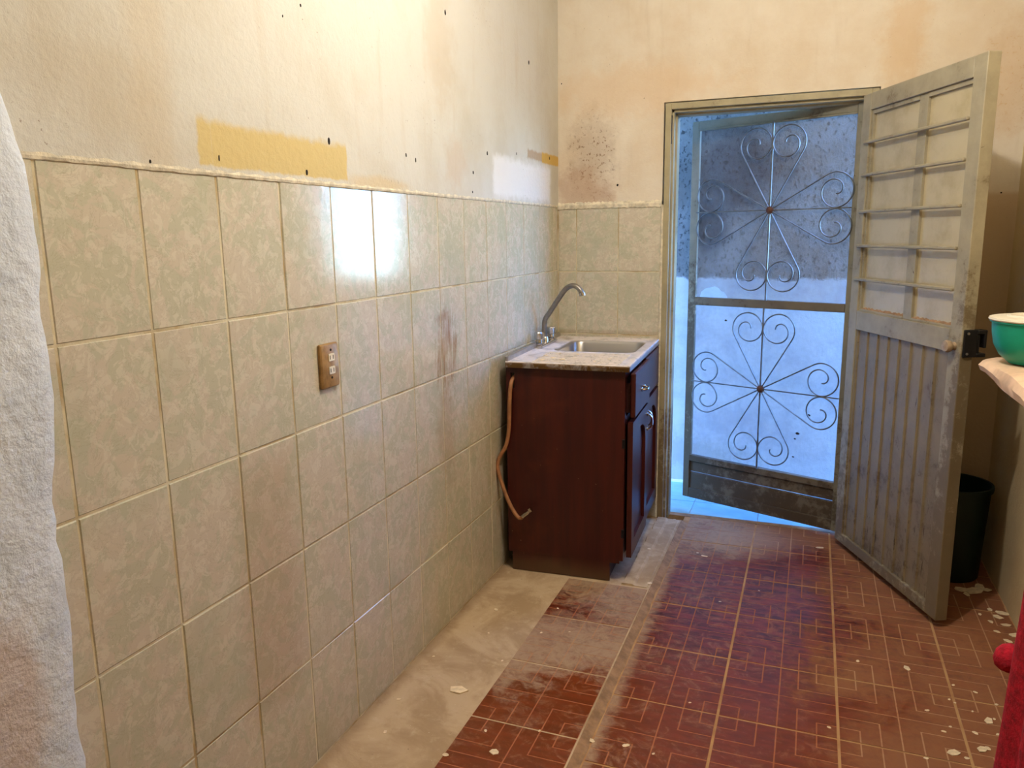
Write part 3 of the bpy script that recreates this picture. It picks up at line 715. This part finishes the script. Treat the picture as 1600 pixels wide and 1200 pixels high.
def handle(parent, x, y, z, vertical):
    mm = MB()
    k = [(-0.032, 0.004), (-0.026, 0.014), (-0.012, 0.021), (0.012, 0.021), (0.026, 0.014), (0.032, 0.004)]
    mm.tube(smooth_path([(x + h, y + (0 if vertical else a), z + (a if vertical else 0)) for a, h in k], 4), 0.0048, 8)
    for a in (-0.032, 0.032):
        mm.lathe([(0.009, 0.0), (0.009, 0.003), (0.005, 0.006)], (x, y + (0 if vertical else a), z + (a if vertical else 0)), 10, 'x')
    return mm.build('handle', M['chrome'], parent, smooth=True)
d1 = cbox('drawer', F0 + 0.016, F1 + 0.016, -0.762, -0.402, 0.660, 0.832, bevel=0.004); handle(d1, F1 + 0.016, -0.585, 0.745, False)
m = MB(); m.box(F0 - 0.25, F0 + 0.016, -0.735, -0.42, 0.675, 0.79); m.build('drawer_box', M['wood_dark'], d1)
d2 = cbox('drawer', F0, F1, -0.392, -0.022, 0.660, 0.832, bevel=0.004)
def arch_door(y0, y1, z0, z1, dx, hy):
    """frame of stiles and rails, the top rail cut to an arch over a sunk panel"""
    f0, f1 = F0 + dx, F1 + dx; s = 0.058
    mm = MB(); mm.box(f0, f1, y0, y0 + s, z0, z1); mm.box(f0, f1, y1 - s, y1, z0, z1); mm.box(f0, f1, y0 + s, y1 - s, z0, z0 + 0.06)
    a0, a1 = y0 + s, y1 - s; yc = (a0 + a1) / 2; hw = (a1 - a0) / 2
    poly = [(a0, z1), (a0, z1 - 0.135)]
    for k in range(1, 12):
        t = PI - PI * k / 12; poly.append((yc + hw * 0.96 * math.cos(t), z1 - 0.135 + 0.08 * math.sin(t) ** 0.8))
    poly += [(a1, z1 - 0.135), (a1, z1)]
    mm.prism(poly, lambda a, b, h: (h, a, b), f0, f1)
    d = mm.build('cabinet_door', WD, cab)
    pm = MB(); pm.box(f0 + 0.002, f0 + 0.007, a0 - 0.004, a1 + 0.004, z0 + 0.05, z1 - 0.05); pm.build('door_panel', WD, d)
    handle(d, f1, hy, z1 - 0.075, True)
    return d
arch_door(-0.770, -0.400, 0.105, 0.645, 0.010, -0.425)
arch_door(-0.392, -0.022, 0.105, 0.645, 0.0, -0.365)
for z in (0.545, 0.185): cbox('hinge', CD + 0.006, CD + 0.017, CL - 0.003, CL + 0.004, z, z + 0.035, mat=M['black'], bevel=0.001)

# steel sink top, lies on the cabinet
sink = thing('kitchen_sink', 'stainless steel sink and dusty drainboard on top of the red cabinet', 'sink', (0.004, -0.008, 0.866), th)
n = 5; A0, A1, B0, B1 = 0.0, 0.486, -0.800, -0.002
hb = (0.095, 0.440, -0.455, -0.085)
m = MB()
m.loops([rrect(A0, A1, B0, B1, 0.004, -0.024, n), rrect(A0, A1, B0, B1, 0.004, -0.002, n), rrect(A0 + .002, A1 - .002, B0 + .002, B1 - .002, 0.004, 0.0, n), rrect(A0 + .012, A1 - .012, B0 + .012, B1 - .012, 0.006, 0.0, n), rrect(A0 + .018, A1 - .018, B0 + .018, B1 - .018, 0.008, -0.004, n),
         rrect(hb[0] - .006, hb[1] + .006, hb[2] - .006, hb[3] + .006, 0.056, -0.004, n), rrect(hb[0], hb[1], hb[2], hb[3], 0.05, -0.007, n), rrect(hb[0] + .006, hb[1] - .006, hb[2] + .006, hb[3] - .006, 0.05, -0.018, n),
         rrect(hb[0] + .016, hb[1] - .016, hb[2] + .016, hb[3] - .016, 0.05, -0.135, n), rrect(hb[0] + .05, hb[1] - .05, hb[2] + .05, hb[3] - .05, 0.03, -0.155, n)], False, True)
m.build('steel_sheet', M['steel_top'], sink, smooth=True)
m = MB(); m.box(-0.002, 0.012, B0 + 0.004, B1 - 0.004, -0.004, 0.020); m.build('splash_lip', M['steel'], sink, 0.003)
for i in range(9):
    y = -0.755 + 0.030 * i
    m = MB(); m.tube([(0.10, y, -0.0035), (0.25, y, -0.0025), (0.44, y, -0.0025)], 0.003, 6); m.build('drain_ridge', M['steel_top'], sink)
m = MB(); m.lathe([(0.04, -0.1545), (0.036, -0.152), (0.012, -0.154)], (0.27, -0.27, 0), 20); m.build('drain', M['chrome'], sink, smooth=True)
fa = thing('faucet', 'grey bent-spout kitchen faucet with two round taps behind the steel basin', 'faucet', (0.002, -0.312, 0.8625), th)
# bridge, spout and two taps standing on the sink deck
m = MB(); m.prism([(0.010, -0.115), (0.058, -0.115), (0.058, 0.135), (0.010, 0.135)], lambda a, b, h: (a, b, h), 0.0, 0.016); m.build('deck_plate', M['chrome'], fa, 0.005, seg=2)
m = MB(); m.tube(smooth_path([(0.032, 0.01, 0.014), (0.030, 0.01, 0.07), (0.034, 0.008, 0.112), (0.060, 0.003, 0.150), (0.118, -0.006, 0.232), (0.145, -0.010, 0.258), (0.175, -0.014, 0.264), (0.200, -0.017, 0.246), (0.208, -0.018, 0.226)], 5), 0.0115, 12); sp_ = m.build('spout', M['spout'], fa, smooth=True)
m = MB(); m.lathe([(0.018, 0.0), (0.016, 0.022), (0.013, 0.026)], (0.032, 0.01, 0.012), 14); m.build('collar', M['chrome'], sp_, smooth=True)
m = MB(); m.tube([(0.207, -0.018, 0.234), (0.210, -0.018, 0.222)], 0.0135, 12); m.build('nozzle', M['chrome'], sp_, smooth=True)
for y in (-0.088, 0.108):
    m = MB(); m.lathe([(0.022, 0.0), (0.022, 0.008), (0.015, 0.012), (0.013, 0.028)], (0.034, y, 0.012), 16); st = m.build('tap_stem', M['chrome'], fa, smooth=True)
    m = MB(); N = 20; ls = []
    for r, h in ((0.019, 0.036), (0.022, 0.040), (0.022, 0.064), (0.018, 0.070)):
        ls.append([(0.034 + r * (1.0 if i % 2 else 0.92) * math.cos(2 * PI * i / N), y + r * (1.0 if i % 2 else 0.92) * math.sin(2 * PI * i / N), h) for i in range(N)])
    m.loops(ls, True, True); m.build('tap_knob', M['chrome'], st)

# hose hanging out of the slot in the cabinet side
hs = thing('supply_hose', 'tan rubber hose hanging from the slot in the cabinet side, metal nut at its end', 'hose', (0.06, -0.79, 0.79))
o_ = Vector((0.06, -0.79, 0.79)); pts = [(0.062, -0.745, 0.800), (0.062, -0.784, 0.792), (0.060, -0.800, 0.765), (0.057, -0.806, 0.70), (0.053, -0.806, 0.60), (0.040, -0.808, 0.53), (0.014, -0.812, 0.482), (0.006, -0.814, 0.455), (0.008, -0.816, 0.425), (0.030, -0.818, 0.355), (0.058, -0.82, 0.29), (0.088, -0.822, 0.246), (0.104, -0.824, 0.240), (0.116, -0.824, 0.252)]
m = MB(); m.tube([Vector(p) - o_ for p in smooth_path(pts, 5)], 0.0078, 10); m.build('tube', M['hose'], hs, smooth=True)
m = MB(); m.tube([Vector(p) - o_ for p in ((0.112, -0.824, 0.247), (0.122, -0.824, 0.257), (0.134, -0.824, 0.266), (0.140, -0.824, 0.272), (0.142, -0.824, 0.277), (0.150, -0.824, 0.283))], [0.009, 0.009, 0.008, 0.006, 0.0105, 0.0105], 8); m.build('nut', M['chrome'], hs)

# ------------------------------------------------------------------ outlet
out = thing('wall_outlet', 'bronze coloured double outlet plate mounted on the marbled wall tiles', 'outlet', (0.0012, -1.925, 1.027))
m = MB(); N = 5
def rr_yz(hw, hh, r, x): return [(x, a, b) for a, b, _ in rrect(-hw, hw, -hh, hh, r, 0, 4)]
m.loops([rr_yz(0.0385, 0.0565, 0.005, 0.0), rr_yz(0.0385, 0.0565, 0.005, 0.006), rr_yz(0.035, 0.053, 0.004, 0.0095)], False, True); m.build('plate', M['plate'], out, smooth=True)
for z in (0.021, -0.012):
    m = MB(); m.loops([rr_yz2 for rr_yz2 in [[(x, a + 0.004, b + z) for a, b, _ in rrect(-0.0125, 0.0125, -0.0095, 0.0095, 0.002, 0, 3)] for x in (0.009, 0.0115)]], False, True); rc = m.build('receptacle', M['receptacle'], out)
    for y in (-0.003, 0.010):
        m = MB(); m.box(0.0105, 0.0119, y - 0.0012, y + 0.0012, z - 0.005, z + 0.005); m.build('slot', M['dark'], rc)
for z in (0.040, -0.031):
    m = MB(); m.lathe([(0.0035, 0.009), (0.003, 0.0108)], (0, 0.003, z), 10, 'x'); m.build('screw', M['dark'], out)

# ------------------------------------------------------------------ right side: slab, bowl, bin, towel
m = MB(); ls = []
for k in range(40):
    t = k / 39; y = -0.925 - 1.75 * t
    e = 1.612 + 0.008 * math.sin(y * 9) + random.uniform(-.002, .002); zt = 0.972 - 0.004 * math.sin(y * 5); th_ = 0.040 + 0.018 * min(1, t * 6) + 0.006 * math.sin(y * 14)
    if k == 0: e += 0.02; th_ *= 0.6
    ls.append([(RX - 0.001, y, zt), (e + 0.035, y, zt), (e + 0.010, y, zt - 0.006), (e, y, zt - th_ * 0.45), (e + 0.006, y, zt - th_ * 0.85), (e + 0.03, y, zt - th_), (RX - 0.001, y, zt - th_)])
m.loops(ls, True, True); slab = tag(m.build('counter_slab', M['slab'], smooth=True), 'pinkish cement counter slab with rounded edge at the right wall', 'counter')
bowl = thing('plastic_bowl', 'teal plastic bowl with white lid standing on the cement counter', 'bowl', (1.728, -1.055, 0.9735))
m = MB(); m.lathe([(0.066, 0.0), (0.070, 0.004), (0.090, 0.022), (0.106, 0.052), (0.112, 0.085), (0.114, 0.112), (0.119, 0.114), (0.119, 0.118), (0.110, 0.118), (0.106, 0.085), (0.085, 0.025), (0.06, 0.008)], seg=48); m.build('body', M['bowl'], bowl, smooth=True)
m = MB(); m.lathe([(0.1205, 0.1185), (0.123, 0.122), (0.121, 0.127), (0.112, 0.129), (0.080, 0.130), (0.076, 0.134), (0.070, 0.134), (0.066, 0.130), (0.01, 0.131)], seg=48); m.build('lid', M['lid'], bowl, smooth=True)
bn = thing('waste_bin', 'dark green plastic bin standing behind the open metal door', 'bin', (1.698, -0.205, FZ + 0.001))
m = MB(); m.lathe([(0.112, 0.0), (0.115, 0.004), (0.124, 0.20), (0.133, 0.372), (0.129, 0.372), (0.120, 0.20), (0.108, 0.01)], seg=40); m.build('body', M['bin'], bn, smooth=True)
m = MB(); m.lathe([(0.1325, 0.355), (0.139, 0.356), (0.141, 0.366), (0.139, 0.377), (0.130, 0.377), (0.1285, 0.368)], seg=40, cap0=False, cap1=False); m.build('rim', M['bin'], bn, smooth=True)
# towel hanging over the slab's edge
tw = thing('red_towel', 'crumpled red towel hanging over the counter edge at the right of the photo', 'towel', (1.60, -1.80, 0.97))
def towel_pt(u, t):
    """u along the hem 0..1, t from the top of the slab downwards"""
    y = -1.80 - 0.30 * u + 0.115 * max(0, t - 0.25) * (1 - u) ** 2
    fold = 0.014 * math.sin(u * 17 + t * 2.0) * min(1, max(0, t) * 2.5)
    if t < 0.12: s_ = t / 0.12; x, z = 1.68 - 0.075 * s_, 0.978
    else: s_ = (t - 0.12) / 0.88; x, z = 1.598 - 0.006 * s_ + fold, 0.974 - 0.84 * s_
    return Vector((x - 1.60, y + 1.85, z - 0.97))
m = MB(); NU, NT = 24, 40; vs = []
for j in range(NT + 1):
    for i in range(NU + 1): vs.append(towel_pt(i / NU, j / NT))
m.add(vs, [(j * (NU + 1) + i, j * (NU + 1) + i + 1, (j + 1) * (NU + 1) + i + 1, (j + 1) * (NU + 1) + i) for j in range(NT) for i in range(NU)])
cl = m.build('cloth', M['towel'], tw, smooth=True)
sm = cl.modifiers.new('thick', 'SOLIDIFY'); sm.thickness = 0.006; sm.offset = 0
m = MB(); m.tube([towel_pt(0.0, 0.15 + 0.85 * k / 40) + Vector((0, 0.004, 0)) for k in range(41)], [0.007 + random.uniform(-.001, .002) for _ in range(41)], 8); m.build('hem', M['towel_edge'], tw, smooth=True)
m = MB(); ls = []
for k in range(9):
    t = k / 8; r = 0.030 * math.sin(PI * (0.15 + 0.8 * t)) + 0.006
    ls.append((Vector((0.0 - 0.004, 0.085 + 0.055 * t, -0.585 + 0.05 * t - 0.05 * t * t)), r))
m.tube([p for p, r in ls][::1], [r for p, r in ls], 12, ); m.build('crumpled_corner', M['towel'], tw, smooth=True)

# ------------------------------------------------------------------ loose plaster flakes
def flake(x, y, z, s, label, group=None, el=1.0, rz=None):
    s *= 0.62 if s > 0.02 else 0.8
    mm = MB(); N = random.randint(5, 8); a0 = random.uniform(0, 6.28) if rz is None else rz
    P = []
    for i in range(N):
        a = 2 * PI * i / N + random.uniform(-.25, .25); r = s * random.uniform(0.78, 1.08)
        u, w_ = r * math.cos(a) * el, r * math.sin(a)
        P.append((u * math.cos(a0) - w_ * math.sin(a0), u * math.sin(a0) + w_ * math.cos(a0)))
    tilt = random.uniform(-.05, .05)
    mm.prism(P, lambda a, b, h: (a, b, h + tilt * a + abs(tilt) * s), 0.0002, 0.0002 + min(0.004, 0.15 * s))
    o = mm.build('plaster_flake', M['flake']); o.location = (x, y, z)
    return tag(o, label, 'flake', group)
ZL, ZR = 0.0, FZ
flake(0.205, -1.648, ZL - 0.001, 0.034, 'largest pale flake of plaster lying on the bare cement strip', el=1.5, rz=0.3)
flake(0.416, -1.876, ZL, 0.017, 'round cream plaster flake on the red tiles of the low step')
flake(1.664, -1.268, ZR, 0.017, 'cream plaster flake on the grout line near the red towel', el=1.4)
flake(1.551, -1.452, ZR, 0.022, 'biggest cream plaster flake on the dusty floor near the bottom edge', el=1.4)
flake(1.623, -1.412, ZR, 0.015, 'cream plaster flake right of the biggest one near the bottom edge', el=1.5)
flake(1.479, -1.046, ZR, 0.012, 'small cream flake alone on the dusty brown tiles', el=1.6)
flake(0.540, -0.413, 0.0065, 0.011, 'white crumb on the cement kerb beside the cabinet')
flake(0.605, -0.735, 0.0005, 0.013, 'white crumb at the far end of the step edge')
flake(0.767, -0.37, ZR, 0.010, 'upper white chip among the dust scuffs near the cabinet', el=2.0)
flake(1.229, -0.115, ZR, 0.011, 'white chip on the floor at the foot of the open door hinge', el=2.0)
for x, y, s in ((1.775, -0.372, 0.05), (1.80, -0.33, 0.03), (1.742, -0.418, 0.022), (1.815, -0.352, 0.026), (1.735, -0.375, 0.034)):
    flake(x, y, ZR + random.uniform(0, 0.004), s, 'plaster shard in the shadow behind the open door, in front of the bin', 'plaster shards behind the door', el=1.5)
for x, y, s in ((1.835, -0.537, 0.018), (1.815, -0.575, 0.022), (1.83, -0.63, 0.014), (1.84, -0.70, 0.016), (1.76, -0.571, 0.008), (1.80, -0.52, 0.012), (1.785, -0.62, 0.010), (1.79, -0.69, 0.009), (1.81, -0.75, 0.012)):
    flake(x, y, ZR, s, 'plaster chip scattered along the foot of the right wall', 'plaster chips along the right wall', el=1.7)
for x, y, s in ((1.337, -1.051, .007), (1.638, -1.402, .008), (1.655, -1.121, .006), (1.577, -1.187, .005), (1.59, -1.20, .004), (1.618, -1.338, .008), (1.676, -1.325, .007), (1.579, -1.464, .007), (1.51, -1.268, .006), (1.247, -1.447, .006), (1.008, -0.633, .004), (0.878, -0.775, .005), (0.867, -1.459, .004),
                (0.643, -1.727, .010), (0.734, -1.715, .009), (0.81, -1.724, .005), (1.70, -1.17, .006), (1.60, -1.10, .005), (1.54, -1.36, .006), (1.68, -1.25, .005), (1.63, -1.23, .004), (0.737, -0.344, .006), (0.578, 0.023, .007), (1.48, -1.5, .006), (1.56, -1.33, .005)):
    flake(x, y, ZR, s, 'tiny plaster chip on the red floor tiles', 'tiny chips on the red tiles', el=1.5)
for x, y, s in ((0.12, -1.135, .009), (0.33, -1.238, .005), (0.30, -1.93, .008), (0.36, -1.80, .006), (0.27, -1.45, .005), (0.33, -1.05, .005), (0.42, -1.2, .004), (0.06, -1.75, .006), (0.10, -1.9, .007), (0.05, -1.5, .005), (0.16, -1.3, .004), (0.5, -1.75, .005)):
    flake(x, y, ZL, s, 'tiny plaster chip on the low strip beside the left wall', 'tiny chips on the low strip', el=1.5)
for x, y, s in ((0.177, -0.56, .016), (0.236, -0.69, .018), (0.189, -0.66, .012), (0.141, -0.61, .012), (0.26, -0.545, .010), (0.336, -0.567, .009), (0.41, -0.63, .010), (0.163, -0.72, .014), (0.30, -0.60, .008), (0.37, -0.70, .007)):
    flake(x, y, 0.8635, s, 'paint flake on the dusty drainboard of the sink', 'paint flakes on the drainboard', el=1.3)
